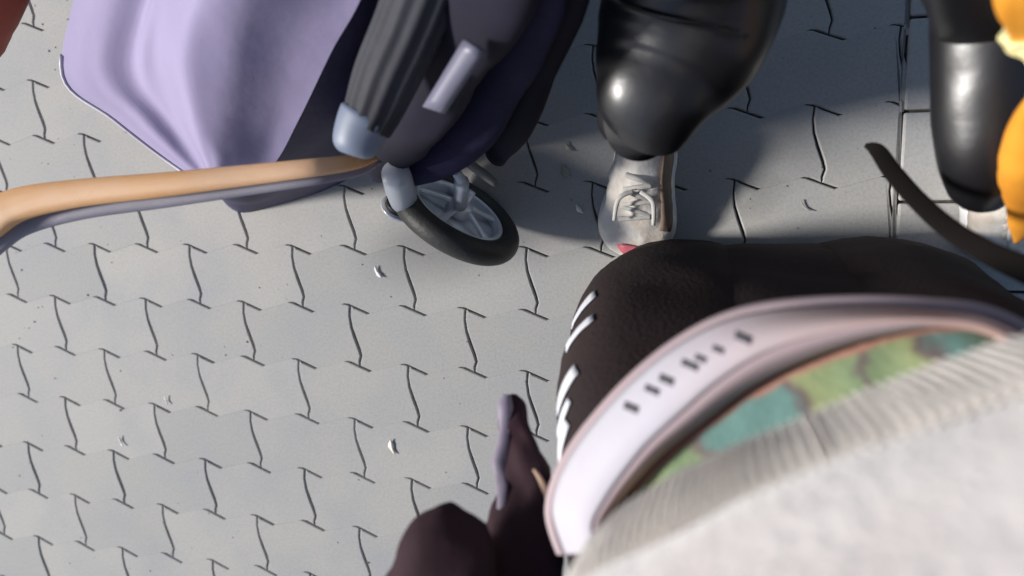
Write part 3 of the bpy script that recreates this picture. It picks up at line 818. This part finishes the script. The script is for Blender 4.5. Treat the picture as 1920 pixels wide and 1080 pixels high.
# coloured panel: one printed cloth
def print_mat():
    m = bpy.data.materials.new('printed cloth'); m.use_nodes = True
    n = m.node_tree.nodes; l = m.node_tree.links; b = n['Principled BSDF']; b.inputs['Roughness'].default_value = .85; b.inputs['Specular IOR Level'].default_value = .2
    tc = n.new('ShaderNodeTexCoord'); nz = n.new('ShaderNodeTexNoise'); nz.inputs['Scale'].default_value = 38; nz.inputs['Detail'].default_value = 3
    l.new(tc.outputs['Object'], nz.inputs['Vector'])
    def math_(op, a, b_, c=None):
        q = n.new('ShaderNodeMath'); q.operation = op
        for i, v in enumerate((a, b_, c)):
            if v is None: continue
            if isinstance(v, (int, float)): q.inputs[i].default_value = v
            else: l.new(v, q.inputs[i])
        return q.outputs[0]
    au = n.new('ShaderNodeAttribute'); au.attribute_name = 'pu'; av = n.new('ShaderNodeAttribute'); av.attribute_name = 'pv'
    off_ = math_('MULTIPLY', math_('SUBTRACT', nz.outputs['Fac'], .5), .12)
    uu = math_('ADD', math_('ADD', au.outputs['Fac'], off_), math_('MULTIPLY', av.outputs['Fac'], .03))
    cr = n.new('ShaderNodeValToRGB'); e = cr.color_ramp.elements
    LIME, SAGE, MAU, TEAL, DK = (.30, .34, .17), (.20, .27, .15), (.24, .16, .17), (.13, .24, .22), (.15, .11, .11)
    stops = [(.0, MAU), (.20, LIME), (.27, LIME), (.30, SAGE), (.36, SAGE), (.385, DK), (.40, TEAL), (.55, TEAL), (.575, DK), (.60, LIME), (.665, SAGE), (.68, DK), (.70, SAGE), (.78, LIME), (.80, DK), (.83, TEAL), (1, SAGE)]
    e[0].position = 0; e[0].color = (*stops[0][1], 1); e[1].position = 1; e[1].color = (*stops[-1][1], 1)
    for p_, c_ in stops[1:-1]:
        q = e.new(p_); q.color = (*c_, 1)
    l.new(uu, cr.inputs['Fac'])
    c2 = n.new('ShaderNodeValToRGB'); c2.color_ramp.elements[0].position = .10; c2.color_ramp.elements[0].color = (1, 1, 1, 1)
    c2.color_ramp.elements[1].position = .17; c2.color_ramp.elements[1].color = (0, 0, 0, 1)
    l.new(math_('ADD', av.outputs['Fac'], math_('MULTIPLY', off_, 1.6)), c2.inputs['Fac'])
    mx = n.new('ShaderNodeMix'); mx.data_type = 'RGBA'; mx.inputs['B'].default_value = (.40, .21, .16, 1)
    l.new(c2.outputs['Color'], mx.inputs['Factor']); l.new(cr.outputs['Color'], mx.inputs['A']); l.new(mx.outputs['Result'], b.inputs['Base Color'])
    n2 = n.new('ShaderNodeTexNoise'); n2.inputs['Scale'].default_value = 160; l.new(tc.outputs['Object'], n2.inputs['Vector'])
    bp = n.new('ShaderNodeBump'); bp.inputs['Strength'].default_value = .4; bp.inputs['Distance'].default_value = .002
    l.new(n2.outputs['Fac'], bp.inputs['Height']); l.new(bp.outputs['Normal'], b.inputs['Normal'])
    return m
g = strip(mid_, ZM - .009, deep, ZD - .016, 14, 0)
for j, row in enumerate(g):
    for i, p in enumerate(row): p.z += .003 * noise.noise(p * 40) * min(1, j / 3)
H_, W_ = len(g), len(g[0])
panel = build('printed_panel', sheet(g, .004), print_mat(), sb)
pu = panel.data.attributes.new('pu', 'FLOAT', 'POINT'); pv_ = panel.data.attributes.new('pv', 'FLOAT', 'POINT')
for i in range(len(panel.data.vertices)):
    k = i % (H_ * W_); pu.data[i].value = (k % W_) / (W_ - 1); pv_.data[i].value = (k // W_) / (H_ - 1)
# grey lettering on the rim
RMT = tree_of(rim_o)
bm = bmesh.new()
for x, y, h, w_ in ((1393, 633, 7, 15), (1346, 655, 5, 10), (1313, 672, 5, 10), (1293, 684, 6, 15), (1249, 712, 7, 13), (1222, 731, 6, 13), (1183, 764, 7, 13)):
    bb = sheet([[on_surface(RMT, x + u * w_ - v * 2, y + u * w_ * .42 + v * h, .0008) for u in (-1, -.33, .33, 1)] for v in (-1, 0, 1)], .0006)
    me = bpy.data.meshes.new('t'); bb.to_mesh(me); bb.free(); bm.from_mesh(me); bpy.data.meshes.remove(me)
build('lettering', bm, M_INK, rim_o)
# bag body hanging behind the panel
g = strip(out_, ZO - .012, deep, ZD - .05, 6, -.03)
build('back_panel', sheet(g, .008), M_MAUVE, sb)
# dangling black strap
st2 = pix_tube([(1622, 272, .30, 4, .3), (1645, 282, .31, 14, .25), (1672, 320, .33, 17, .25), (1715, 370, .36, 18, .25), (1775, 425, .40, 20, .25), (1850, 472, .44, 22, .25), (1960, 520, .48, 28, .25), (2060, 560, .54, 28, .25)], seg=16, n=6)
o = build('strap', st2, mat('black brown webbing', (.008, .006, .006), rough=.9, spec=.15, weave=200), None)
tag(o, 'loose black brown strap end dangling over the pale kerb slabs', 'strap')

# ------------------------------------------------------------------ maroon bundle bottom centre
M_MAR = mat('dark maroon cloth', (.040, .017, .024), (.022, .010, .014), rough=.85, scale=7, bump=.3, bscale=60, spec=.25)
M_PIP = mat('lilac grey edging', (.20, .17, .23), (.12, .10, .14), rough=.6, scale=10)
M_TANB = mat('tan edging', (.35, .22, .15), rough=.6)
mb = empty('cloth_bundle', (.90, -.22, .35), 'dark maroon cloth bundle with a lilac edged loop pointing up', 'bundle')
build('bundle', pix_tube([(760, 1300, .55, 110, .6), (810, 1160, .56, 118, .6), (850, 1060, .56, 98, .6), (868, 1000, .55, 72, .6), (880, 965, .54, 40, .6)], seg=32, n=6), M_MAR, mb, wrinkle=(.014, 11, 2))
build('bundle', pix_tube([(960, 1300, .50, 100, .6), (965, 1120, .51, 92, .6), (980, 1000, .50, 66, .6), (985, 900, .48, 52, .6), (972, 820, .46, 32, .6), (966, 785, .45, 25, .6), (963, 758, .445, 19, .6), (960, 744, .442, 9, .6)], seg=32, n=6), M_MAR, mb, wrinkle=(.010, 16, 3))
build('edging', pix_tube([(950, 738, .45, 4, .5), (948, 765, .455, 10, .5), (944, 830, .47, 13, .5), (938, 880, .48, 14, .5), (942, 930, .495, 11, .5), (935, 1010, .51, 10, .5), (930, 1120, .52, 10, .5)], seg=16, n=6), M_PIP, mb, wrinkle=(.004, 30, 3))
build('edging', pix_tube([(1000, 880, .505, 3, .5), (1014, 900, .51, 6, .5), (1030, 935, .515, 9, .5), (1036, 965, .515, 7, .5)], seg=12, n=5), M_TANB, mb)
